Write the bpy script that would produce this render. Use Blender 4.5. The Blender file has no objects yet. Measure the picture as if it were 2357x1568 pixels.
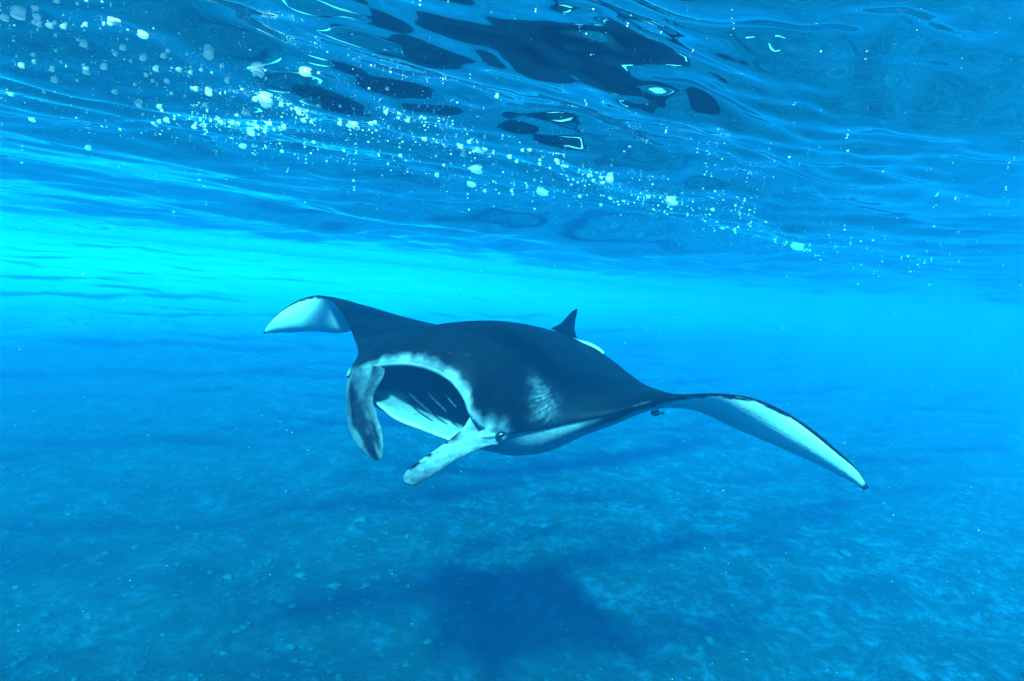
import bpy, bmesh, math, random
import numpy as np
from mathutils import Vector, Matrix, Euler

# ------------------------------------------------------------------ camera, world, sun, exposure
scene = bpy.context.scene
col = scene.collection
CAM_Z = -0.38
cam_data = bpy.data.cameras.new('camera')
cam = bpy.data.objects.new('camera', cam_data)
col.objects.link(cam)
cam_data.sensor_width = 36.0
cam_data.lens = 22.0
cam_data.clip_start = 0.02
cam_data.clip_end = 1000.0
PITCH, ROLL = math.radians(-5.7), math.radians(-5.0)
cam.matrix_world = (Matrix.Translation((0, 0, CAM_Z)) @ Matrix.Rotation(math.radians(90) + PITCH, 4, 'X')
                    @ Matrix.Rotation(-ROLL, 4, 'Z'))
scene.camera = cam

SUN_EL, SUN_AZ = math.radians(47.5), math.radians(186)    # azimuth clockwise from +Y: behind the camera
world = bpy.data.worlds.new('World')
scene.world = world
world.use_nodes = True
wn = world.node_tree.nodes
sky = wn.new('ShaderNodeTexSky')
sky.sky_type = 'NISHITA'
sky.sun_disc = False
sky.sun_elevation = SUN_EL
sky.sun_rotation = SUN_AZ
wn['Background'].inputs['Strength'].default_value = 0.12
world.node_tree.links.new(sky.outputs['Color'], wn['Background'].inputs['Color'])

sun_data = bpy.data.lights.new('sun', 'SUN')
sun_data.energy = 5.0
sun_data.angle = math.radians(4.5)
sun_data.color = (1.0, 0.98, 0.94)
sun = bpy.data.objects.new('sun', sun_data)
col.objects.link(sun)
sdir = Vector((math.sin(SUN_AZ) * math.cos(SUN_EL), math.cos(SUN_AZ) * math.cos(SUN_EL), math.sin(SUN_EL)))
sun.rotation_euler = sdir.to_track_quat('Z', 'Y').to_euler()

vs = scene.view_settings
vs.view_transform = 'Standard'
vs.look = 'None'
vs.gamma = 1.0
vs.use_curve_mapping = False
vs.exposure = 2.55
cy = scene.cycles
cy.use_denoising = True
cy.max_bounces = 10
cy.diffuse_bounces = 3
cy.glossy_bounces = 4
cy.transmission_bounces = 4
cy.volume_bounces = 3
cy.transparent_max_bounces = 16
cy.sample_clamp_indirect = 8.0
cy.caustics_reflective = False
cy.caustics_refractive = False

# ------------------------------------------------------------------ helpers
def node_mat(name):
    m = bpy.data.materials.new(name)
    m.use_nodes = True
    nt = m.node_tree
    nt.nodes.clear()
    out = nt.nodes.new('ShaderNodeOutputMaterial')
    return m, nt, out

def mesh_obj(name, verts, faces, mat=None, smooth=True, parent=None):
    me = bpy.data.meshes.new(name)
    me.from_pydata([tuple(v) for v in verts], [], faces)
    if smooth:
        me.polygons.foreach_set('use_smooth', [True] * len(me.polygons))
    me.update()
    if mat:
        me.materials.append(mat)
    o = bpy.data.objects.new(name, me)
    col.objects.link(o)
    if parent:
        o.parent = parent
    return o

def grid_obj(name, X, Y, Z, mat, flip=False):
    n, m = X.shape
    me = bpy.data.meshes.new(name)
    co = np.stack([X, Y, Z], -1).reshape(-1, 3).astype(np.float32)
    idx = np.arange(n * m).reshape(n, m)
    q = np.stack([idx[:-1, :-1], idx[1:, :-1], idx[1:, 1:], idx[:-1, 1:]], -1).reshape(-1, 4)
    if flip:
        q = q[:, ::-1]
    me.vertices.add(len(co)); me.vertices.foreach_set('co', co.ravel())
    me.loops.add(q.size); me.loops.foreach_set('vertex_index', q.ravel().astype(np.int32))
    me.polygons.add(len(q))
    me.polygons.foreach_set('loop_start', np.arange(0, q.size, 4, dtype=np.int32))
    me.polygons.foreach_set('use_smooth', np.ones(len(q), dtype=bool))
    me.update(calc_edges=True)
    me.validate()
    me.materials.append(mat)
    o = bpy.data.objects.new(name, me)
    col.objects.link(o)
    return o

def tag(o, label=None, cat=None, group=None, kind=None):
    for k, v in (('label', label), ('category', cat), ('group', group), ('kind', kind)):
        if v: o[k] = v
    return o

def noise2(x, y, seed=0, octaves=4, gain=0.5):
    """smooth value noise, vectorised"""
    tot = np.zeros_like(x); amp = 1.0; norm = 0
    for k in range(octaves):
        f = 2.0 ** k
        xs, ys = x * f + 17.3 * k + seed * 3.1, y * f - 9.7 * k + seed * 7.7
        xi, yi = np.floor(xs), np.floor(ys)
        u, v = xs - xi, ys - yi
        u = u * u * u * (u * (u * 6 - 15) + 10); v = v * v * v * (v * (v * 6 - 15) + 10)
        def h(a, b):
            t = np.sin(a * 127.1 + b * 311.7 + seed * 74.7) * 43758.5453
            return t - np.floor(t)
        n = (h(xi, yi) * (1 - u) + h(xi + 1, yi) * u) * (1 - v) + (h(xi, yi + 1) * (1 - u) + h(xi + 1, yi + 1) * u) * v
        tot += amp * (n * 2 - 1); norm += amp; amp *= gain
    return tot / norm

# ------------------------------------------------------------------ water surface
R = np.random.RandomState(7)
WAVES = []
main = math.radians(-52)                       # travel direction of the swell
for k in range(110):
    lam = 0.075 * (34.0 ** R.rand())
    th = main + R.randn() * math.radians(17 if lam > .3 else 24)
    a = 0.0045 * lam ** 0.97 * (0.5 + R.rand())
    WAVES.append((2 * math.pi / lam, math.cos(th), math.sin(th), a, R.rand() * 6.283))
SWELL = [(2 * math.pi / 2.7, math.cos(main + .2), math.sin(main + .2), 0.030, 5.5)]
# sharper wavelets running off the swell, from near left to far right: plan ends, height, half width
def on_surface(px, py):
    f = cam_data.lens / cam_data.sensor_width * 2356.0
    d = cam.matrix_world.to_3x3() @ Vector(((px - 1178) / f, -(py - 784) / f, -1))
    return (d.x * -CAM_Z / d.z, d.y * -CAM_Z / d.z)
CRESTS = [(on_surface(100, -30), on_surface(950, 262), .033, .060), (on_surface(-40, 110), on_surface(760, 345), .030, .055),
          (on_surface(560, -40), on_surface(1500, 225), .009, .070), (on_surface(880, 290), on_surface(1780, 515), .028, .090),
          (on_surface(-40, 210), on_surface(560, 380), .027, .060)]
def surf_z(x, y, spacing=0.0):
    z = np.zeros_like(x)
    wx = x + 0.10 * noise2(x * .9, y * .9, 5, 2)
    wy = y + 0.10 * noise2(x * .9, y * .9, 8, 2)
    # ripples come in patches; calmer water to the right of the camera
    patch = np.clip(.95 + .75 * noise2(x * .55 + 3.0, y * .55, 12, 2), .35, 1.5) * (1 - .55 * np.clip((x - .15 * y - .35) / .8, 0, 1) * np.clip((5 - y) / 3, 0, 1))
    chop = np.exp(-((x - .25) / .7) ** 2) * np.exp(-((y - 1.7) / .9) ** 2)        # a choppier spot ahead of the camera
    for k, c, s, a, ph in WAVES:
        fade = np.clip(1.5 - spacing * k / 2.0, 0, 1) * (1 + (.30 * chop if k > 18 else 0))
        t = (wx * c + wy * s) * k + ph
        z += a * fade * patch * (np.sin(t) - 0.22 * np.cos(2 * t))
    for k, c, s, a, ph in SWELL:
        z += a * np.sin((wx * c + wy * s) * k + ph)
    for (ax_, ay_), (bx_, by_), A, w in CRESTS:
        L_ = math.hypot(bx_ - ax_, by_ - ay_); ux, uy = (bx_ - ax_) / L_, (by_ - ay_) / L_
        al = (wx - ax_) * ux + (wy - ay_) * uy
        d = -(wx - ax_) * uy + (wy - ay_) * ux + .05 * np.sin(al * 5.0 + A * 400) + .04 * noise2(x * 4, y * 4, 19, 2)
        env = np.clip((al + .3) / .4, 0, 1) * np.clip((L_ + .4 - al) / .5, 0, 1)
        z += .8 * A * env * (.75 + .5 * noise2(x * 2.0, y * 2.0, 23, 2)) * (np.exp(-(d / w) ** 2) - .5 * np.exp(-((d - 1.6 * w) / w) ** 2))
    return z
def stretch(n, lo, hi, c, d0):
    """coordinates from lo to hi, spacing d0 at c growing outwards"""
    u = np.linspace(-1, 1, n)
    def half(L, m):
        t = np.linspace(0, 1, m)
        b = 1.0
        for _ in range(60):
            f = L * b / np.sinh(b) / (m - 1)
            b *= (f / d0) ** 0.25
            b = min(max(b, 0.01), 12)
        return L * np.sinh(b * t) / np.sinh(b)
    a = half(c - lo, n // 2); b = half(hi - c, n - n // 2)
    return np.concatenate([c - a[::-1], c + b[1:]])
xs = stretch(820, -90, 90, 0.0, 0.010)
ys = stretch(760, -30, 110, 1.1, 0.010)
X, Y = np.meshgrid(xs, ys, indexing='ij')
sp = np.maximum(np.gradient(xs)[:, None] * np.ones_like(Y), np.gradient(ys)[None, :] * np.ones_like(X))
m, nt, out = node_mat('water_surface')
fr = nt.nodes.new('ShaderNodeFresnel'); fr.inputs['IOR'].default_value = 1.33
tr = nt.nodes.new('ShaderNodeBsdfTransparent')
gl = nt.nodes.new('ShaderNodeBsdfGlossy'); gl.inputs['Roughness'].default_value = 0.015
mx = nt.nodes.new('ShaderNodeMixShader')
nt.links.new(fr.outputs[0], mx.inputs[0]); nt.links.new(tr.outputs[0], mx.inputs[1]); nt.links.new(gl.outputs[0], mx.inputs[2])
nt.links.new(mx.outputs[0], out.inputs['Surface'])
M_WATER = m
water = tag(grid_obj('water_surface', X, Y, surf_z(X, Y, sp), M_WATER), kind='structure')

# ------------------------------------------------------------------ seabed
BED = -2.2
def bed_z(x, y):
    u = np.clip((y + 0.7 * np.maximum(-x - 2.0, 0) - 9.0 - 0.9 * np.maximum(x + 3.0, 0)) / 27.0, 0, 1)  # rising bank at far left, added to feed the glow under the surface
    z = BED + (-BED - 0.32) * u * u * (3 - 2 * u) + 0.16 * noise2(x * 0.35, y * 0.35, 2, 3) + 0.11 * noise2(x * 1.6, y * 1.6, 3, 5, 0.62)
    return z
xs = stretch(520, -100, 100, -0.8, 0.03)
ys = stretch(520, -40, 120, 4.5, 0.03)
X, Y = np.meshgrid(xs, ys, indexing='ij')
m, nt, out = node_mat('seabed')
tc = nt.nodes.new('ShaderNodeTexCoord')
bs = nt.nodes.new('ShaderNodeBsdfPrincipled')
n1 = nt.nodes.new('ShaderNodeTexNoise'); n1.inputs['Scale'].default_value = 4.5; n1.inputs['Detail'].default_value = 8; n1.inputs['Roughness'].default_value = 0.78
cr = nt.nodes.new('ShaderNodeValToRGB')
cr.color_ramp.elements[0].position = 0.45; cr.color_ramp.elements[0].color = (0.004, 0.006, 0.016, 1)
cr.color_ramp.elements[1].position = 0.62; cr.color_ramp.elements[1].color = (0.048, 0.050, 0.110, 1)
nt.links.new(tc.outputs['Object'], n1.inputs['Vector']); nt.links.new(n1.outputs[0], cr.inputs[0])
sx = nt.nodes.new('ShaderNodeSeparateXYZ'); nt.links.new(tc.outputs['Object'], sx.inputs[0])
mr = nt.nodes.new('ShaderNodeMapRange'); mr.inputs['From Min'].default_value = BED + 0.15; mr.inputs['From Max'].default_value = BED + 1.2
nt.links.new(sx.outputs['Z'], mr.inputs['Value'])
mc = nt.nodes.new('ShaderNodeMix'); mc.data_type = 'RGBA'
nt.links.new(mr.outputs[0], mc.inputs[0]); nt.links.new(cr.outputs[0], mc.inputs[6]); mc.inputs[7].default_value = (0.50, 0.48, 0.43, 1)  # pale sand on the added bank, to brighten the water there
# near rubble colour darkened to deepen the waves' reflections, paler sand further out and to the right
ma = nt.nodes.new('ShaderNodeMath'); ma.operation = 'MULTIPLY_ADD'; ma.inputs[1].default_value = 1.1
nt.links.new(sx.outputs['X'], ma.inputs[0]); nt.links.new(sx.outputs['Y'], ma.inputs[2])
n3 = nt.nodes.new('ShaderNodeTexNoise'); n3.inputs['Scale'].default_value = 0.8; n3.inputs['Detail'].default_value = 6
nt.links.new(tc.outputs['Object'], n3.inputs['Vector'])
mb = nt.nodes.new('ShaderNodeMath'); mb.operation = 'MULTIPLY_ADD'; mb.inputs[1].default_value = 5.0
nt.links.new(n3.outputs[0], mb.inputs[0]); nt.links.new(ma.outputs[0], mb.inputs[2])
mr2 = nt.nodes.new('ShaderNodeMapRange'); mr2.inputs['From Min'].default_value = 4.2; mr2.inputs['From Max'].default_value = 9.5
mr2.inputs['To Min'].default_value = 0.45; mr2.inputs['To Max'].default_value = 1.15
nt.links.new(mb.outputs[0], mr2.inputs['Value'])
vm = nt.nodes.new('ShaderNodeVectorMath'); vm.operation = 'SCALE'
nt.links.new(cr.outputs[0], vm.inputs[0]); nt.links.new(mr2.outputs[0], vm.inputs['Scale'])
# gravelly grain: dark gaps between broken bits of coral
n4 = nt.nodes.new('ShaderNodeTexNoise'); n4.inputs['Scale'].default_value = 15.0; n4.inputs['Detail'].default_value = 6; n4.inputs['Roughness'].default_value = 0.72
nt.links.new(tc.outputs['Object'], n4.inputs['Vector'])
mr4 = nt.nodes.new('ShaderNodeMapRange'); mr4.inputs['From Min'].default_value = 0.40; mr4.inputs['From Max'].default_value = 0.66
mr4.inputs['To Min'].default_value = 0.12; mr4.inputs['To Max'].default_value = 1.9
nt.links.new(n4.outputs[0], mr4.inputs['Value'])
vm2 = nt.nodes.new('ShaderNodeVectorMath'); vm2.operation = 'SCALE'
nt.links.new(vm.outputs[0], vm2.inputs[0]); nt.links.new(mr4.outputs[0], vm2.inputs['Scale'])
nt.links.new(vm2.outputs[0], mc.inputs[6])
bp = nt.nodes.new('ShaderNodeBump'); bp.inputs['Strength'].default_value = 0.7; bp.inputs['Distance'].default_value = 0.05
nt.links.new(n4.outputs[0], bp.inputs['Height']); nt.links.new(bp.outputs[0], bs.inputs['Normal'])
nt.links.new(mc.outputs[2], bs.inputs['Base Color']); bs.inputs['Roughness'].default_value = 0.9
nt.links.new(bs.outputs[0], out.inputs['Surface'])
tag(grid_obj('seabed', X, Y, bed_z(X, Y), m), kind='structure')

# ------------------------------------------------------------------ the water itself
def add_haze():
    m, nt, out = node_mat('sea_water')
    pv = nt.nodes.new('ShaderNodeVolumePrincipled')
    pv.inputs['Color'].default_value = (0.003, 0.041, 0.100, 1)
    pv.inputs['Absorption Color'].default_value = (0.0, 0.875, 0.937, 1)
    pv.inputs['Density'].default_value = 0.8
    pv.inputs['Anisotropy'].default_value = 0.3
    nt.links.new(pv.outputs[0], out.inputs['Volume'])
    lo, hi = (-95, -35, BED - 1.3), (95, 115, 0.45)
    v = [(x, y, z) for x in (lo[0], hi[0]) for y in (lo[1], hi[1]) for z in (lo[2], hi[2])]
    f = [(0, 1, 3, 2), (4, 6, 7, 5), (0, 4, 5, 1), (2, 3, 7, 6), (0, 2, 6, 4), (1, 5, 7, 3)]
    tag(mesh_obj('haze', v, f, m, smooth=False), 'clear blue sea water', 'water', kind='stuff')

# ------------------------------------------------------------------ manta ray
F_PX = cam_data.lens / cam_data.sensor_width * 2356.0
CAM_M = cam.matrix_world.copy()
def at(px, py, d):
    """a point of the place d metres in front of the camera's plane"""
    return CAM_M @ Vector(((px - 1178.0) / F_PX * d, -(py - 784.0) / F_PX * d, -d))
def at_np(a):
    return np.array([at(*p) for p in a])
def crom(s, P, q):
    """C1 cubic through the keys (s, P), sampled at q (finite-difference tangents, non-uniform)"""
    s = np.asarray(s, float); P = np.asarray(P, float)
    if P.ndim == 1: P = P[:, None]
    d = np.diff(s)[:, None]; sl = np.diff(P, axis=0) / d
    T = np.zeros_like(P)
    T[1:-1] = (sl[:-1] * d[1:] + sl[1:] * d[:-1]) / (d[1:] + d[:-1])
    T[0], T[-1] = sl[0], sl[-1]
    i = np.clip(np.searchsorted(s, q) - 1, 0, len(s) - 2)
    h = d[i]; u = ((q - s[i])[:, None]) / h
    return ((2*u**3 - 3*u**2 + 1) * P[i] + (u**3 - 2*u**2 + u) * h * T[i]
            + (-2*u**3 + 3*u**2) * P[i+1] + (u**3 - u**2) * h * T[i+1])
def smooth_rows(A, n):
    for _ in range(n):
        B = A.copy(); B[1:-1] = (A[:-2] + 2 * A[1:-1] + A[2:]) / 4; A = B
    return A
def unit(A):
    return A / np.maximum(np.linalg.norm(A, axis=-1, keepdims=True), 1e-9)
def foil(t):
    return (2.969*np.sqrt(t) - 1.26*t - 3.516*t**2 + 2.843*t**3 - 1.036*t**4) / 1.0006 / 1.0

# s,  upper front edge,         lower front edge,         trailing edge,       bulge up/down, mouth depth
K = [
 (-1.00, (606, 766, 3.15), None, (609, 768, 3.17), .003, .003, 0),
 (-0.95, (618, 746, 3.10), None, (628, 767, 3.13), -.004, .012, 0),
 (-0.88, (646, 717, 3.03), None, (664, 765, 3.055), -.012, .026, 0),
 (-0.78, (690, 690, 2.94), None, (722, 763, 2.99), -.014, .034, 0),
 (-0.68, (733, 680, 2.86), None, (800, 764, 2.97), -.004, .034, 0),
 (-0.60, (757, 686, 2.79), None, (862, 738, 3.17), .020, .016, 0),
 (-0.52, (776, 704, 2.72), None, (905, 727, 3.19), .026, .020, 0),
 (-0.44, (797, 735, 2.66), None, (950, 735, 3.20), .035, .028, 0),
 (-0.36, (814, 772, 2.59), None, (1010, 748, 3.22), .050, .045, 0),
 (-0.29, (824, 810, 2.52), None, (1080, 758, 3.25), .075, .065, 0),
 (-0.235,(815, 838, 2.45), None, (1140, 766, 3.27), .095, .085, 0),
 (-0.195,(799, 866, 2.38), (801, 874, 2.38), (1190, 772, 3.28), .105, .095, .0),
 (-0.165,(826, 858, 2.28), (846, 910, 2.29), (1220, 775, 3.29), .115, .11, .03),
 (-0.12, (876, 842, 2.21), (882, 941, 2.25), (1255, 777, 3.30), .125, .070, .13),
 (-0.06, (940, 838, 2.14), (918, 966, 2.20), (1290, 778, 3.31), .13, .035, .36),
 (0.00,  (1000, 853, 2.09), (964, 984, 2.16), (1320, 780, 3.31), .135, .030, .5),
 (0.05,  (1045, 882, 2.05), (1002, 999, 2.11), (1340, 788, 3.29), .13, .036, .46),
 (0.09,  (1072, 922, 2.03), (1028, 1008, 2.065), (1357, 796, 3.27), .125, .052, .3),
 (0.125, (1086, 962, 2.04), (1052, 1014, 2.055), (1372, 804, 3.23), .12, .10, .1),
 (0.155, (1112, 990, 2.07), (1108, 1006, 2.07), (1386, 813, 3.20), .115, .145, .0),
 (0.195, (1160, 1001, 2.16), None, (1403, 825, 3.15), .105, .19, 0),
 (0.245, (1215, 993, 2.25), None, (1426, 843, 3.09), .10, .18, 0),
 (0.30,  (1285, 980, 2.30), None, (1450, 862, 3.02), .085, .115, 0),
 (0.38,  (1390, 958, 2.31), None, (1486, 886, 2.94), .058, .068, 0),
 (0.46,  (1480, 931, 2.28), None, (1535, 905, 2.87), .036, .040, 0),
 (0.55,  (1570, 912, 2.24), None, (1604, 938, 2.68), .016, .030, 0),
 (0.64,  (1660, 906, 2.20), None, (1690, 984, 2.44), .004, .030, 0),
 (0.73,  (1750, 922, 2.16), None, (1772, 1020, 2.30), -.008, .034, 0),
 (0.82,  (1845, 971, 2.12), None, (1860, 1058, 2.22), -.014, .032, 0),
 (0.90,  (1922, 1032, 2.10), None, (1928, 1092, 2.165), -.012, .024, 0),
 (0.96,  (1975, 1084, 2.09), None, (1964, 1112, 2.13), -.005, .013, 0),
 (1.00,  (1998, 1122, 2.09), None, (1988, 1128, 2.11), .003, .003, 0),
]
ks = [k[0] for k in K]
PU = at_np([k[1] for k in K]); PL = at_np([k[2] or k[1] for k in K]); PT = at_np([k[3] for k in K])
q = np.unique(np.concatenate([np.linspace(-1, -.3, 90), np.linspace(-.3, .3, 150), np.linspace(.3, 1, 90)]))
NS = len(q)
U, L, T = crom(ks, PU, q), crom(ks, PL, q), crom(ks, PT, q)
HU, HL, CV = (crom(ks, np.array([k[j] for k in K]), q) for j in (4, 5, 6))
CV = np.maximum(CV, 0.0)
WB = np.clip(1.6 - np.abs(q)[:, None] * 2.0, 0, 1)      # wing tips: evenly curved beneath
gap = np.linalg.norm(U - L, axis=1, keepdims=True)
L = np.where(gap < 0.004, U, L)
mid = (U + L) / 2 * .5 + T * .5
midk = smooth_rows(mid, 60)
span = unit(np.gradient(midk, axis=0))
chord = T - (U + L) / 2
NRM = np.cross(chord, span)
if NRM[NS // 2] @ np.array([0, 0, 1.0]) < 0: NRM = -NRM
NRM = unit(smooth_rows(unit(NRM), 40))
NT, NC = 44, 16
tt = (np.linspace(0, 1, NT + 1)) ** 1.7            # dense at the front edge
rows = []; kindv = []; tv = []
for t in tt:                                        # upper skin, front to back
    rows.append(U + (T - U) * t + NRM * HU * foil(t)); kindv.append(0); tv.append(t)
for t in tt[::-1][1:]:                              # lower skin, back to front
    rows.append(L + (T - L) * t - NRM * HL * (foil(t) * WB + (1 - WB) * (4 * t * (1 - t)) ** .8)); kindv.append(1); tv.append(t)
fwd = unit(T[NS // 2] - U[NS // 2])
side = unit(span[NS // 2])
for k in range(1, NC):                              # mouth cavity, lower lip back up to upper lip
    a = k / NC
    deep = np.sin(math.pi * a) ** 0.55
    base = L + (U - L) * (0.5 - 0.5 * math.cos(math.pi * a))
    center = (U[NS // 2] + L[NS // 2]) / 2
    pinch = (center - base) * 0.18 * deep
    rows.append(base + fwd * CV * deep + np.where(CV > 0, pinch * np.clip(CV / .3, 0, 1), 0)); kindv.append(2); tv.append(a)
G = np.stack(rows, 1)                               # NS x NR x 3
NR = G.shape[1]
kindv = np.array(kindv); tv = np.array(tv)
# low folds and dents of living skin
S2 = np.repeat(q[:, None], NR, 1); T2 = np.repeat(tv[None], NS, 0)
body_w = np.exp(-(S2 / .45) ** 2) * (kindv[None] < 2) * np.clip(T2 * 8, 0, 1) * np.clip((1 - T2) * 6, 0, 1)
G += NRM[:, None, :] * (0.006 * noise2(S2 * 9, T2 * 5, 21, 3) * body_w)[..., None]
verts = G.reshape(-1, 3)
ANCHOR = Vector((0.10, 2.75, min(v[2] for v in verts)))
manta = bpy.data.objects.new('manta_ray', None)
col.objects.link(manta)
MS = 0.71                                           # a young ray: 2 m from tip to tip
EYE = CAM_M.translation
manta.location = EYE + (ANCHOR - EYE) * MS
tag(manta, 'black-backed manta ray with pale belly swimming open-mouthed below the surface', 'manta ray')
def local(P):
    return (np.asarray(P) - np.array(ANCHOR)) * MS
idx = np.arange(NS * NR).reshape(NS, NR)
faces = []
for i in range(NS - 1):
    for j in range(NR):
        j2 = (j + 1) % NR
        faces.append((idx[i, j], idx[i, j2], idx[i + 1, j2], idx[i + 1, j]))
faces.append(tuple(idx[0, ::-1])); faces.append(tuple(idx[-1, :]))

# pigment: 0 black skin .. 1 white skin, per vertex, some painted shading included
def blob(c, r, P):
    c = np.array(at(*c)); return np.exp(-(np.linalg.norm(P - c, axis=-1) / r) ** 2)
fine = noise2(S2 * 60, T2 * 34, 31, 4, 0.6); broad = noise2(S2 * 9, T2 * 6, 33, 4)
pig = np.zeros((NS, NR))
up, lo_, cav = kindv[None] == 0, kindv[None] == 1, kindv[None] == 2
mouth = np.clip((CV - 0.0) / .12, 0, 1)
lipz = np.clip(1 - T2 / (0.014 + .004 * broad + .006 * fine), 0, 1) ** .9      # white rim of the upper lip
headz = np.clip(1 - np.abs((S2 - .01) / .215) ** 8, 0, 1)
pig = np.where(up, lipz * headz * (0.75 + .25 * fine), pig)
edge = np.clip((0.03 + .05 * (fine + .4) - T2) / .03, 0, 1) * np.clip((np.abs(S2) - .33) / .1, 0, 1)   # dark front border beneath the wings
tipd = np.clip((T2 - .95) / .04, 0, 1) * np.clip((np.abs(S2) - .55) / .2, 0, 1) * .45 + np.clip((np.abs(S2) - .985) / .01, 0, 1)
pig = np.where(lo_, np.clip(1.05 - .40 * np.clip((.58 - np.abs(S2)) / .15, 0, 1) - edge * 1.2 - tipd - .10 * broad + .05 * fine, 0.02, 1.1), pig)  # belly toned down in pigment where its front catches too much sun
cavz = np.clip(.85 + .5 * np.clip((-.095 - S2) / .03, 0, 1) - T2 * 3.0 + .3 * broad + .2 * fine, 0, .58)  # pale by the lip, then painted dark inward for the cavity's shade
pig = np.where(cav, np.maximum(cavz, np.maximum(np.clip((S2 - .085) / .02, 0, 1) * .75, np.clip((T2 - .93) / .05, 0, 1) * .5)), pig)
# scuffed grey patch on the shoulder, white flash before the eye
sh = np.maximum(blob((1235, 922, 2.30), .085, G), .8 * blob((1205, 885, 2.36), .06, G))
streak = np.clip(noise2(S2 * 25 + T2 * 18, S2 * 190 - T2 * 140, 41, 3) * 1.4 + .3, 0, 1)
pig = np.where(up, np.maximum(pig, sh * (.30 + .45 * streak)), pig)
ey = np.maximum(blob((1118, 982, 2.09), .038, G), blob((1142, 975, 2.14), .036, G)) + blob((1165, 1000, 2.16), .02, G)
pig = np.where(up, np.maximum(pig, np.clip(ey * (1.2 + .5 * fine), 0, .95)), pig)
eyl = blob((799, 868, 2.38), .034, G) * 1.3
pig = np.where(up, np.maximum(pig, np.clip(eyl * (1.0 + .5 * fine), 0, .9)), pig)
le = np.clip(1 - T2 / .012, 0, 1) * np.clip((fine - .05) * 4, 0, 1) * ((S2 > .38) & (S2 < .7)) * .4
pig = np.where(up, np.maximum(pig, le), pig)
spots = np.clip((noise2(S2 * 70, T2 * 40, 51, 2) - .58) * 6, 0, 1) * .14
pig = np.where(up, np.maximum(pig, spots), pig)

for k in range(16):
    rs = np.random.RandomState(500 + k)
    s0, t0, an, ln = rs.uniform(-.3, .35), rs.uniform(.05, .7), rs.uniform(0, 3.14), rs.uniform(.02, .07)
    ds, dt = (S2 - s0), (T2 - t0) * .8
    al_, ac_ = ds * math.cos(an) + dt * math.sin(an), -ds * math.sin(an) + dt * math.cos(an)
    mk = np.exp(-(ac_ / .0035) ** 2) * np.clip(1 - np.abs(al_ / ln) ** 3, 0, 1) * rs.uniform(.05, .13)
    pig = np.where(up, np.maximum(pig, mk), pig)

def skin_mat():
    m, nt, out = node_mat('manta_skin')
    b = nt.nodes.new('ShaderNodeBsdfPrincipled')
    at_ = nt.nodes.new('ShaderNodeAttribute'); at_.attribute_name = 'pigment'
    tc = nt.nodes.new('ShaderNodeTexCoord')
    n = nt.nodes.new('ShaderNodeTexNoise'); n.inputs['Scale'].default_value = 42; n.inputs['Detail'].default_value = 8; n.inputs['Roughness'].default_value = .65
    nt.links.new(tc.outputs['Object'], n.inputs['Vector'])
    ad = nt.nodes.new('ShaderNodeMath'); ad.operation = 'MULTIPLY_ADD'
    nt.links.new(n.outputs[0], ad.inputs[0]); ad.inputs[1].default_value = .40
    sb = nt.nodes.new('ShaderNodeMath'); sb.operation = 'SUBTRACT'; sb.inputs[1].default_value = .20
    nt.links.new(at_.outputs['Fac'], sb.inputs[0]); nt.links.new(sb.outputs[0], ad.inputs[2])
    cr = nt.nodes.new('ShaderNodeValToRGB')
    e = cr.color_ramp.elements
    e[0].position = .0; e[0].color = (.0016, .0019, .0036, 1)
    e[1].position = 1.0; e[1].color = (.56, .59, .61, 1)
    k = e.new(.05); k.color = (.0026, .0034, .0062, 1)
    k = e.new(.14); k.color = (.007, .009, .016, 1)
    k = e.new(.82); k.color = (.27, .30, .36, 1)
    k = e.new(.45); k.color = (.07, .082, .11, 1)
    nt.links.new(ad.outputs[0], cr.inputs[0]); nt.links.new(cr.outputs[0], b.inputs['Base Color'])
    b.inputs['Roughness'].default_value = .55
    b.inputs['Specular IOR Level'].default_value = .04
    bp = nt.nodes.new('ShaderNodeBump'); bp.inputs['Strength'].default_value = .12; bp.inputs['Distance'].default_value = .01
    n2 = nt.nodes.new('ShaderNodeTexNoise'); n2.inputs['Scale'].default_value = 120; n2.inputs['Detail'].default_value = 4
    nt.links.new(tc.outputs['Object'], n2.inputs['Vector'])
    nt.links.new(n2.outputs[0], bp.inputs['Height']); nt.links.new(bp.outputs[0], b.inputs['Normal'])
    nt.links.new(b.outputs[0], out.inputs['Surface'])
    return m
M_SKIN = skin_mat()
def skin_part(name, V, faces, pigment, parent=manta, mat=M_SKIN):
    o = mesh_obj(name, local(V), faces, mat, True, parent)
    a = o.data.attributes.new('pigment', 'FLOAT', 'POINT')
    a.data.foreach_set('value', np.ascontiguousarray(pigment, dtype=np.float32).ravel())
    return o
body = skin_part('body', verts, faces, pig)

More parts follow.
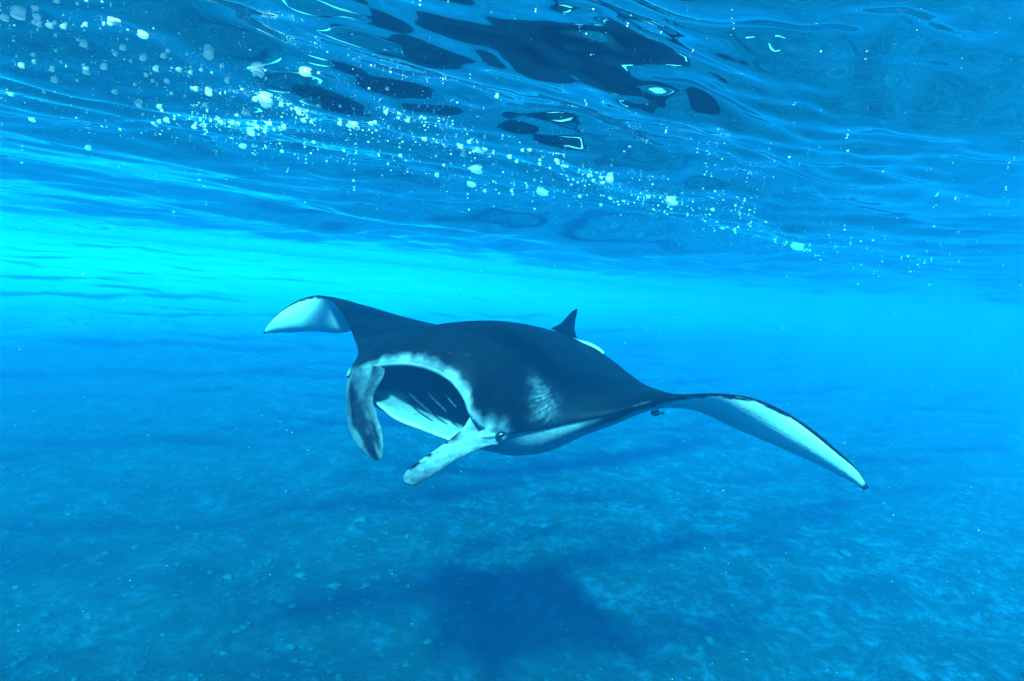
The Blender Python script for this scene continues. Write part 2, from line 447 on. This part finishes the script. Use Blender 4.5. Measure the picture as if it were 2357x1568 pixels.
def blade(name, keys, thick, pigment_fn, cup=0.0, n=60, m=18, parent=manta):
    """a tapering fin between two edges; keys: (edge a px, edge b px) from root to tip; lens-shaped section, cupped across"""
    A = at_np([k[0] for k in keys]); B = at_np([k[1] for k in keys])
    s = np.linspace(0, 1, len(keys)); qq = 1 - (1 - np.linspace(0, 1, n)) ** 1.6
    a, b = crom(s, A, qq), crom(s, B, qq)
    sp_ = unit(smooth_rows(np.gradient((a + b) / 2, axis=0), 10)); nn = unit(smooth_rows(unit(np.cross(b - a, sp_)), 10))
    w = np.linalg.norm(b - a, axis=1, keepdims=True)
    R_ = []; cc = []
    us = (1 - np.cos(np.linspace(0, math.pi, m))) / 2
    for sgn, seq in ((1, us), (-1, us[::-1][1:-1])):
        for u in seq:
            prof = np.sqrt(max(4 * u * (1 - u), 0))
            R_.append(a + (b - a) * u + nn * (sgn * np.minimum(thick, w * .3) * prof + cup * w * 4 * u * (1 - u))); cc.append((sgn, u))
    Gd = np.stack(R_, 1); r = Gd.shape[1]
    ix = np.arange(n * r).reshape(n, r)
    fs = [(ix[i, j], ix[i, (j + 1) % r], ix[i + 1, (j + 1) % r], ix[i + 1, j]) for i in range(n - 1) for j in range(r)]
    fs += [tuple(ix[0, ::-1]), tuple(ix[-1])]
    sg = np.array([c[0] for c in cc]); uu = np.array([c[1] for c in cc])
    pg = pigment_fn(np.repeat(qq[:, None], r, 1), np.repeat(uu[None], n, 0), np.repeat(sg[None], n, 0))
    return skin_part(name, Gd.reshape(-1, 3), fs, pg, parent)

def pig_left(v, u, sg):
    edge = np.clip(np.abs(u - .5) * 2 - .55, 0, .45) / .45
    blot = noise2(v * 4.5 + sg, u * 5, 61, 4)
    inner = .22 + .5 * blot - .45 * np.exp(-((u - .45) / .22) ** 2) * np.clip(v * 2 - .2, 0, 1)
    speck = np.clip(noise2(v * 40, u * 30, 63, 3) - .15, 0, 1)
    return np.clip(np.maximum(inner, edge * (.6 - speck)) + .35 * np.clip(.3 - v, 0, 1), .03, .95)
blade('cephalic_fin', [
    ((814, 856, 2.30), (886, 842, 2.205)),
    ((800, 880, 2.285), (882, 868, 2.215)),
    ((796, 912, 2.26), (864, 898, 2.22)),
    ((797, 945, 2.22), (858, 925, 2.21)),
    ((803, 985, 2.17), (868, 955, 2.18)),
    ((816, 1014, 2.13), (878, 992, 2.14)),
    ((838, 1040, 2.09), (882, 1025, 2.09)),
    ((856, 1056, 2.06), (880, 1046, 2.06)),
    ((864, 1060, 2.05), (876, 1056, 2.05))], .011, pig_left, cup=-.10)
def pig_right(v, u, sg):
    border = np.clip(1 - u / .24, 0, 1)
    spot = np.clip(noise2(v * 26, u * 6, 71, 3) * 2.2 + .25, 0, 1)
    return np.clip(.70 - .22 * u - border * spot * .95 * (v < .8) * np.clip((v - .22) * 6, 0, 1) + .16 * noise2(v * 22, u * 9, 73, 4), .03, .95)  # spotted upper border; darker towards the lower edge as painted shading
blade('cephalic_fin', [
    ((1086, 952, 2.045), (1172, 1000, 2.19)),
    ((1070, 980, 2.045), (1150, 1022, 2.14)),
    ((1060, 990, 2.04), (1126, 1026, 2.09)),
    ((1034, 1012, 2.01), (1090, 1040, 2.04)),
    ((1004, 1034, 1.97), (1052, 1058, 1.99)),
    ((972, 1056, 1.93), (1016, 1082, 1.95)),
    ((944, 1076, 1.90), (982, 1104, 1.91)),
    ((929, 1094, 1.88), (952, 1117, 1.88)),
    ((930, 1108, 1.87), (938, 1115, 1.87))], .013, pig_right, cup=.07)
blade('dorsal_fin', [
    ((1268, 756, 3.02), (1330, 785, 3.26)),
    ((1290, 745, 3.06), (1322, 762, 3.24)),
    ((1304, 731, 3.12), (1322, 742, 3.22)),
    ((1317, 718, 3.17), (1325, 724, 3.21)),
    ((1327, 711, 3.20), (1329, 712, 3.205))], .012, lambda v, u, sg: np.full(v.shape, .06))
blade('pelvic_fin', [
    ((1312, 776, 3.20), (1318, 784, 3.14)),
    ((1330, 780, 3.22), (1338, 788, 3.14)),
    ((1352, 787, 3.20), (1356, 795, 3.13)),
    ((1374, 798, 3.14), (1374, 804, 3.09)),
    ((1390, 812, 3.08), (1388, 814, 3.06))], .006, lambda v, u, sg: np.where(u > .4, .95, .05))

# lip rolls, eyes and gill rakers
def tube(name, pts, rad, pigment, n=40, r=10, parent=manta, mat=M_SKIN, world=False):
    P = crom(np.linspace(0, 1, len(pts)), np.array(pts) if world else at_np(pts), np.linspace(0, 1, n))
    Tn = unit(np.gradient(P, axis=0)); ref = np.array([0.2, 0.3, 0.93])
    e1 = unit(np.cross(Tn, ref)); e2 = np.cross(Tn, e1)
    rr = rad * np.sqrt(np.clip(1 - (2 * np.linspace(0, 1, n) - 1) ** 8, .03, 1))
    ang = np.linspace(0, 2 * math.pi, r, endpoint=False)
    V = P[:, None] + rr[:, None, None] * (np.cos(ang)[None, :, None] * e1[:, None] + np.sin(ang)[None, :, None] * e2[:, None])
    ix = np.arange(n * r).reshape(n, r)
    fs = [(ix[i, j], ix[i, (j + 1) % r], ix[i + 1, (j + 1) % r], ix[i + 1, j]) for i in range(n - 1) for j in range(r)]
    fs += [tuple(ix[0, ::-1]), tuple(ix[-1])]
    pg = np.clip(pigment + .15 * noise2(np.repeat(np.linspace(0, 20, n)[:, None], r, 1), np.repeat(ang[None], n, 0), 81, 3), 0, 1)
    return skin_part(name, V.reshape(-1, 3), fs, pg, parent)
def rail(curve, s0, s1, n=14):
    return [tuple(p) for p in crom(q, curve, np.linspace(s0, s1, n))]
tube('lower_lip', rail(L + fwd * .002, -.150, .128), .0075, .88, world=True)
tube('upper_lip', rail(U + fwd * .003, -.160, .135), .0085, .62, world=True)
for a, b in (((915, 872, 2.32), (994, 952, 2.20)), ((958, 866, 2.28), (1028, 948, 2.15)), ((1022, 892, 2.18), (1050, 938, 2.10))):
    tube('gill_raker', [a, ((a[0] + b[0]) / 2 - 3, (a[1] + b[1]) / 2 + 3, (a[2] + b[2]) / 2), b],   .0042, .24, n=16, r=6)

base_t = T[NS // 2] - fwd * .05
tail_pts = [tuple(base_t + fwd * a_ + np.array([0, 0, z_])) for a_, z_ in ((0, -.01), (.25, -.09), (.5, -.20), (.8, -.36), (1.1, -.54))]
tube('tail', tail_pts, np.linspace(.022, .004, 40), .03, world=True)

m, nt, out = node_mat('eye_black')
b = nt.nodes.new('ShaderNodeBsdfPrincipled'); b.inputs['Base Color'].default_value = (.004, .004, .006, 1); b.inputs['Roughness'].default_value = .35
nt.links.new(b.outputs[0], out.inputs['Surface']); M_EYE = m
def ellipsoid(name, c, axes, mat, parent, pigment=None, seg=20, ring=12):
    V = []; fs = []
    for i in range(ring + 1):
        th = math.pi * i / ring
        for j in range(seg):
            ph = 2 * math.pi * j / seg
            V.append(np.array(c) + axes[0] * math.sin(th) * math.cos(ph) + axes[1] * math.sin(th) * math.sin(ph) + axes[2] * math.cos(th))
    for i in range(ring):
        for j in range(seg):
            fs.append((i * seg + j, i * seg + (j + 1) % seg, (i + 1) * seg + (j + 1) % seg, (i + 1) * seg + j))
    o = mesh_obj(name, local(V), fs, mat, True, parent)
    return o
camx = np.array(CAM_M.to_3x3() @ Vector((1, 0, 0))); camy = np.array(CAM_M.to_3x3() @ Vector((0, 1, 0))); camz = np.array(CAM_M.to_3x3() @ Vector((0, 0, 1)))
d1 = camx * .97 + camy * .2
ellipsoid('eye', at(1151, 1001, 2.115), (d1 * .018, camy * .011, camz * .013), M_EYE, manta)
ellipsoid('eye', at(806, 884, 2.44), (camx * .010, camy * .012, camz * .014), M_EYE, manta)

# ------------------------------------------------------------------ small fish under the wing
m, nt, out = node_mat('fish_scales')
b = nt.nodes.new('ShaderNodeBsdfPrincipled'); b.inputs['Roughness'].default_value = .35
n = nt.nodes.new('ShaderNodeTexNoise'); n.inputs['Scale'].default_value = 90
cr = nt.nodes.new('ShaderNodeValToRGB'); cr.color_ramp.elements[0].color = (.02, .025, .04, 1); cr.color_ramp.elements[1].color = (.16, .18, .22, 1)
tc = nt.nodes.new('ShaderNodeTexCoord'); nt.links.new(tc.outputs['Object'], n.inputs['Vector'])
nt.links.new(n.outputs[0], cr.inputs[0]); nt.links.new(cr.outputs[0], b.inputs['Base Color']); nt.links.new(b.outputs[0], out.inputs['Surface']); M_FISH = m
fish = bpy.data.objects.new('small_fish', None); col.objects.link(fish)
fish.location = at(1512, 951, 2.42 * MS)
fish.scale = (MS, MS, MS)
tag(fish, 'tiny grey fish swimming just under the near wing of the manta ray', 'fish')
ax, ay, az = camx * .96 + camz * .25, camy, camz
def fish_body():
    V = []; fs = []; N, Rr = 14, 10
    for i in range(N):
        u = i / (N - 1)
        h = .0105 * (math.sin(math.pi * u ** .75) ** .8) + .0012; x = -.026 + .040 * u
        for j in range(Rr):
            a = 2 * math.pi * j / Rr
            V.append(ax * x + ay * (h * math.sin(a) - .002 * u) + az * h * .5 * math.cos(a))
    for i in range(N - 1):
        for j in range(Rr):
            fs.append((i * Rr + j, i * Rr + (j + 1) % Rr, (i + 1) * Rr + (j + 1) % Rr, (i + 1) * Rr + j))
    fs += [tuple(range(Rr))[::-1], tuple(range((N - 1) * Rr, N * Rr))]
    return mesh_obj('body', V, fs, M_FISH, True, fish)
fish_body()
def plate(name, outline, th, parent, mat):
    k = len(outline)
    V = [ax * x + ay * y + az * th for x, y in outline] + [ax * x + ay * y - az * th for x, y in outline]
    fs = [tuple(range(k)), tuple(range(2 * k - 1, k - 1, -1))] + [(i, i + k, (i + 1) % k + k, (i + 1) % k) for i in range(k)]
    return mesh_obj(name, V, fs, mat, False, parent)
plate('tail_fin', [(.011, .000), (.020, .006), (.030, .008), (.025, .001), (.030, -.006), (.020, -.005), (.012, -.003)], .0007, fish, M_FISH)
plate('dorsal_fin', [(-.016, .007), (-.004, .014), (.006, .012), (.010, .005), (.0, .006)], .0006, fish, M_FISH)

# ------------------------------------------------------------------ rays from the camera's place to the surface and the bed
def march_many(pxy, fn, below, far=30.0, steps=110):
    """where rays through these pixels first meet the height field fn: points (n x 3), distances (nan where none)"""
    pxy = np.asarray(pxy, float)
    o = np.array(CAM_M.translation); Rm = np.array(CAM_M.to_3x3())
    d = np.stack([(pxy[:, 0] - 1178) / F_PX, -(pxy[:, 1] - 784) / F_PX, -np.ones(len(pxy))], 1) @ Rm.T
    ts = .15 * (far / .15) ** np.linspace(0, 1, steps)
    sg = 1 if below else -1
    P = o + d[:, None] * ts[None, :, None]
    hit = (P[..., 2] - fn(P[..., 0], P[..., 1])) * sg > 0
    i = np.argmax(hit, 1); ok = hit.any(1) & (i > 0)
    lo_ = ts[np.maximum(i - 1, 0)]; hi_ = ts[i]
    for _ in range(14):
        mid_ = (lo_ + hi_) / 2; p = o + d * mid_[:, None]
        h = (p[:, 2] - fn(p[:, 0], p[:, 1])) * sg > 0
        hi_ = np.where(h, mid_, hi_); lo_ = np.where(h, lo_, mid_)
    t = np.where(ok, hi_, np.nan)
    return o + d * t[:, None], t
def march(px, py, fn, below):
    p, t = march_many([(px, py)], fn, below)
    return None if np.isnan(t[0]) else (p[0], t[0])

def ico(sub):
    bm = bmesh.new(); bmesh.ops.create_icosphere(bm, subdivisions=sub, radius=1.0)
    bm.verts.ensure_lookup_table()
    V = np.array([v.co[:] for v in bm.verts]); Fc = np.array([[v.index for v in f.verts] for f in bm.faces]); bm.free()
    return V, Fc
ICO1, ICO2, ICO3 = ico(1), ico(2), ico(3)
rng = np.random.RandomState(11); random.seed(11)

def rock_shape(base, seed, rough=.35):
    V, Fc = base
    n = noise2(V[:, 0] * 1.3 + V[:, 2] * .9 + seed * 5, V[:, 1] * 1.3 - V[:, 2] * 1.1, seed, 3)
    n2 = noise2(V[:, 0] * 3 + V[:, 2] * 2.3 + seed, V[:, 1] * 3 + V[:, 2] * 1.7, seed + 9, 2)
    return V * (1 + rough * n + rough * .5 * n2)[:, None]

# ------------------------------------------------------------------ stones and rubble on the seabed
def stone_mat(name, c0, c1, scale):
    m, nt, out = node_mat(name)
    b = nt.nodes.new('ShaderNodeBsdfPrincipled'); b.inputs['Roughness'].default_value = .9
    n = nt.nodes.new('ShaderNodeTexNoise'); n.inputs['Scale'].default_value = scale; n.inputs['Detail'].default_value = 6; n.inputs['Roughness'].default_value = .7
    cr = nt.nodes.new('ShaderNodeValToRGB'); cr.color_ramp.elements[0].color = c0; cr.color_ramp.elements[1].color = c1
    cr.color_ramp.elements[0].position = .3; cr.color_ramp.elements[1].position = .7
    tc = nt.nodes.new('ShaderNodeTexCoord'); nt.links.new(tc.outputs['Object'], n.inputs['Vector'])
    nt.links.new(n.outputs[0], cr.inputs[0]); nt.links.new(cr.outputs[0], b.inputs['Base Color']); nt.links.new(b.outputs[0], out.inputs['Surface'])
    return m
M_STONE = stone_mat('pale_stone', (.012, .016, .026, 1), (.075, .083, .10, 1), 9)
M_RUBBLE = stone_mat('rubble', (.003, .004, .010, 1), (.036, .041, .060, 1), 14)
STONE_ME = []
for k in range(6):
    V = rock_shape(ICO2, 100 + k, .7); V[:, 2] *= .5
    me = bpy.data.meshes.new('coral_stone'); me.from_pydata([tuple(v) for v in V], [], [tuple(int(i) for i in f) for f in ICO2[1]])
    me.polygons.foreach_set('use_smooth', [True] * len(me.polygons)); me.materials.append(M_STONE); STONE_ME.append(me)
named = [   # pixel, size in pixels, label
 ((690, 1327), 24, 'pale coral stone, first of three in a row leading to the dark shadow'),
 ((771, 1352), 30, 'tall pale coral stone, middle one of three in a row leading to the shadow'),
 ((842, 1352), 26, 'dim rounded coral stone, nearest the shadow of three in a row'),
 ((1216, 1104), 30, 'lone pale flat stone far out on the seabed under the head of the manta ray'),
 ((936, 1236), 16, 'small bright pebble on the seabed under the pale hanging head fin'),
 ((830, 1200), 30, 'faint wide stone on the seabed below the mottled head fin'),
 ((524, 1330), 26, 'flat grey stone alone on the dark rubble'),
 ((672, 1396), 20, 'round grey stone just below the row of three pale stones'),
 ((1945, 1275), 26, 'thin pale stone on the sandy seabed below the near wing tip'),
 ((1632, 1475), 26, 'wide pale stone on the sand beyond the shadow'),
 ((985, 1480), 24, 'mossy pale stone at the lower edge of the shadow'),
 ((570, 1440), 26, 'lumpy grey stone at the front edge of the rubble'),
]
def put_stone(px, py, size, label, group):
    h = march(px, py, bed_z, False)
    if h is None: return
    p, t = h
    o = bpy.data.objects.new('coral_stone', random.choice(STONE_ME)); col.objects.link(o)
    r = size / 2 / F_PX * t
    o.location = (p[0], p[1], p[2] + r * .12); o.scale = (r, r * random.uniform(.7, 1.1), r * random.uniform(.6, 1.1))
    o.rotation_euler = (random.uniform(-.3, .3), random.uniform(-.3, .3), random.uniform(0, 6.28))
    tag(o, label, 'stone', group)
for (px, py), s_, lb in named:
    put_stone(px, py, s_, lb, 'pale stones on the seabed')
for k in range(12):
    px, py = rng.uniform(20, 1250), rng.uniform(1150, 1568)
    put_stone(px, py, rng.uniform(8, 15), 'small pale stone scattered among the dark rubble of the seabed', 'small stones in the rubble')
for k in range(6):
    px, py = rng.uniform(1450, 2340), rng.uniform(1250, 1568)
    put_stone(px, py, rng.uniform(8, 15), 'small pale stone lying on the paler sand beyond the shadow', 'small stones on the sand')

def scatter_mesh(name, base, pos, scl, mat, seedn=6, rough=.4, flat=.55):
    """many small lumps joined into one mesh"""
    shapes = [rock_shape(base, 300 + k, rough) for k in range(seedn)]
    Vs, Fs = [], []; nV = len(base[0])
    for k in range(len(pos)):
        V = shapes[k % seedn] * (1, 1, flat)
        a = rng.rand() * 6.283; c, s_ = math.cos(a), math.sin(a)
        V = V @ np.array([[c, s_, 0], [-s_, c, 0], [0, 0, 1]])
        Vs.append(V * scl[k] + pos[k]); Fs.append(base[1] + k * nV)
    co = np.concatenate(Vs).astype(np.float32); f = np.concatenate(Fs).astype(np.int32)
    me = bpy.data.meshes.new(name)
    me.vertices.add(len(co)); me.vertices.foreach_set('co', co.ravel())
    me.loops.add(f.size); me.loops.foreach_set('vertex_index', f.ravel())
    me.polygons.add(len(f)); me.polygons.foreach_set('loop_start', np.arange(0, f.size, 3, dtype=np.int32))
    me.polygons.foreach_set('use_smooth', np.ones(len(f), dtype=bool))
    me.update(calc_edges=True); me.materials.append(mat)
    o = bpy.data.objects.new(name, me); col.objects.link(o)
    return o
N = 26000
rx = rng.uniform(-9, 7, N); ry = 2.2 + 11 * rng.rand(N) ** 1.3
keep = noise2(rx * .5, ry * .5, 77, 3) + .35 * (rx < 1) > rng.uniform(-.7, .7, N)
rx, ry = rx[keep], ry[keep]
rz = bed_z(rx, ry)
o = scatter_mesh('rubble', ICO1, np.stack([rx, ry, rz], 1), .006 + .022 * rng.rand(len(rx)) ** 3, M_RUBBLE, 8, .85, .45)
tag(o, 'broken coral rubble covering the seabed', 'rubble', kind='stuff')

# ------------------------------------------------------------------ air bubbles under the surface
m, nt, out = node_mat('bubble')
df = nt.nodes.new('ShaderNodeBsdfDiffuse'); df.inputs[0].default_value = (.85, .86, .84, 1)
tl = nt.nodes.new('ShaderNodeBsdfTranslucent'); tl.inputs[0].default_value = (.9, .9, .88, 1)
gl = nt.nodes.new('ShaderNodeBsdfGlossy'); gl.inputs['Roughness'].default_value = .12
m1 = nt.nodes.new('ShaderNodeMixShader'); m1.inputs[0].default_value = .6
m2 = nt.nodes.new('ShaderNodeMixShader'); m2.inputs[0].default_value = .14
nt.links.new(df.outputs[0], m1.inputs[1]); nt.links.new(tl.outputs[0], m1.inputs[2])
nt.links.new(m1.outputs[0], m2.inputs[1]); nt.links.new(gl.outputs[0], m2.inputs[2]); nt.links.new(m2.outputs[0], out.inputs['Surface'])
M_BUB = m
BUB_ME = []
for k in range(7):
    V = rock_shape(ICO3, 200 + k, .10 + .04 * (k % 3))
    me = bpy.data.meshes.new('air_bubble'); me.from_pydata([tuple(v) for v in V], [], [tuple(int(i) for i in f) for f in ICO3[1]])
    me.polygons.foreach_set('use_smooth', [True] * len(me.polygons)); me.materials.append(M_BUB); BUB_ME.append(me)
def sunlit(x, y):
    e = .006; X_ = np.asarray(x, float); Y_ = np.asarray(y, float)
    zx = (surf_z(X_ + e, Y_) - surf_z(X_ - e, Y_)) / (2 * e); zy = (surf_z(X_, Y_ + e) - surf_z(X_, Y_ - e)) / (2 * e)
    return (-zx * sdir.x - zy * sdir.y + sdir.z) / np.sqrt(1 + zx ** 2 + zy ** 2) > math.cos(math.radians(46))
def bubble(p, t, w, h, label, group, rot=0.0):
    rw = w / 2 / F_PX * t; rh = h / 2 / F_PX * t
    o = bpy.data.objects.new('air_bubble', random.choice(BUB_ME)); col.objects.link(o)
    o.scale = (rw, rw * random.uniform(.6, 1.0), rh)
    o.location = (p[0], p[1], p[2] - rh * .75)
    o.rotation_euler = (random.uniform(-.25, .25), rot + random.uniform(-.2, .2), random.uniform(-.3, .3))
    tag(o, label, 'bubble', group)
    return o
big = [
 (585, 195, 46, 34, 'largest cream air bubble, wedge-shaped, in the dark trough of the bubble band'),
 (592, 160, 44, 18, 'flat cream bubble resting just above the largest wedge-shaped bubble'),
 (636, 178, 36, 18, 'oval cream bubble beside the largest wedge-shaped bubble'),
 (42, 30, 40, 22, 'large yellowish oval bubble in the top corner of the bubble band'),
 (1071, 362, 38, 16, 'oval bubble inside a ring ripple in the middle of the surface'),
 (1086, 415, 28, 16, 'small bright bubble below the ring ripple'),
 (1218, 396, 36, 16, 'slanting bubble on a dark ripple just past the ring ripple'),
 (1561, 446, 36, 22, 'largest bright bubble in the dark streaks of the thinning band'),
 (1402, 411, 24, 16, 'round bright bubble before the dark streaks of the thinning band'),
 (1768, 578, 38, 18, 'lone long bubble near the thin end of the band'),
 (785, 243, 36, 14, 'flat bright bubble at the end of the dark trough'),
 (330, 80, 30, 15, 'blurred round bubble high in the dense foam'),
 (258, 45, 26, 16, 'pale square-looking bubble high in the dense foam'),
 (480, 120, 30, 26, 'tilted bubble cluster lump at the rim of the dark trough'),
]
# bubbles gather where the waves let the sun in: of several spots round the first take the nearest sunlit one
TRY = 30
jit = np.concatenate([np.zeros((1, 2)), rng.randn(TRY - 1, 2) * np.linspace(6, 60, TRY - 1)[:, None] * (1, .6)])
P_, t_ = march_many(np.concatenate([np.array([[b_[0], b_[1]]]) + jit for b_ in big]), surf_z, True, far=14)
lit_ = sunlit(np.nan_to_num(P_[:, 0]), np.nan_to_num(P_[:, 1])) & ~np.isnan(t_)
for k, (px, py, w, h, lb) in enumerate(big):
    c = [i for i in range(k * TRY, k * TRY + TRY) if lit_[i]] or [k * TRY]
    bubble(P_[c[0]], t_[c[0]], w * .8, h * .75, lb, 'large bubbles of the band', rot=.25)
band = [(-40, 40), (200, 130), (400, 185), (600, 240), (800, 285), (1000, 335), (1200, 385), (1400, 430), (1600, 480), (1760, 545), (1950, 592), (2130, 625)]
bx = np.array([p[0] for p in band], float); by = np.array([p[1] for p in band], float)
def band_pt(lo_x, hi_x, spread):
    x = rng.uniform(lo_x, hi_x); return x, np.interp(x, bx, by) + rng.randn() * spread * np.interp(x, [0, 1000, 2100], [1.25, .8, .42])
for lo_x, hi_x, cnt, smin, smax, lb, gp in (
    (-30, 620, 146, 6, 18, 'white air bubble in the dense foam under the near wave', 'bubbles of the dense foam'),
    (620, 1250, 82, 5, 15, 'white air bubble drifting in the middle of the band under the surface', 'bubbles in the middle of the band'),
    (1250, 1700, 42, 5, 14, 'white air bubble among the dark ripple streaks past the ring ripple', 'bubbles among the dark streaks'),
    (1700, 2130, 10, 5, 11, 'small air bubble in the thin far end of the band', 'bubbles at the thin end of the band')):
    cand = np.array([band_pt(lo_x, hi_x, 62) for k in range(cnt * 3)])
    cand = cand[cand[:, 1] > -20]
    P_, t_ = march_many(cand, surf_z, True, far=14)
    ok = ~np.isnan(t_); P_, t_ = P_[ok], t_[ok]
    lit_ = sunlit(P_[:, 0], P_[:, 1])
    order = np.concatenate([np.where(lit_)[0], np.where(~lit_)[0]])[:cnt]
    for i in order:
        w = smin + (smax - smin) * rng.rand() ** 2
        bubble(P_[i], t_[i], w, w * rng.uniform(.35, .6), lb, gp, rot=.3)
# fine spray: far too many to count
clumps = [band_pt(-60, 2300 - 700 * rng.rand(), 70) for _ in range(150)]
cand = []
for k in range(4200):
    cx_ = clumps[rng.randint(len(clumps))]; px, py = cx_[0] + rng.randn() * 55, cx_[1] + rng.randn() * 26 + .22 * rng.randn() * 55
    if rng.rand() < .10: px, py = rng.uniform(0, 2356), rng.uniform(0, 560)
    if py > -30: cand.append((px, py))
P_, t_ = march_many(cand, surf_z, True, far=14)
ok = ~np.isnan(t_); P_, t_ = P_[ok], t_[ok]
ok = sunlit(P_[:, 0], P_[:, 1]) | (rng.rand(len(t_)) < .4); P_, t_ = P_[ok], t_[ok]
scl = (.8 + 2.6 * rng.rand(len(t_)) ** 4) / F_PX * t_
pos = P_ - np.stack([0 * t_, 0 * t_, scl + rng.rand(len(t_)) ** 3 * .06], 1)
o = scatter_mesh('bubble_spray', ICO1, np.array(pos), np.array(scl), M_BUB, 4, .15, .8)
tag(o, 'fine white bubbles sprayed along the underside of the waves', 'bubbles', kind='stuff')
# drifting particles
m, nt, out = node_mat('marine_snow')
b = nt.nodes.new('ShaderNodeBsdfPrincipled'); b.inputs['Base Color'].default_value = (.7, .7, .66, 1); b.inputs['Roughness'].default_value = .8
nt.links.new(b.outputs[0], out.inputs['Surface'])
pos, scl = [], []
for k in range(800):
    d = .9 + 5.0 * rng.rand() ** .8
    p = at(rng.uniform(-60, 2420), rng.uniform(420, 1600), d)
    if p.z > -.15 or p.z < BED + .1: continue
    pos.append(tuple(p)); scl.append((.55 + .9 * rng.rand() ** 4) / F_PX * d)
o = scatter_mesh('marine_snow', ICO1, np.array(pos), np.array(scl), m, 4, .3, .8)
tag(o, 'tiny pale particles drifting in the open water', 'particles', kind='stuff')

add_haze()
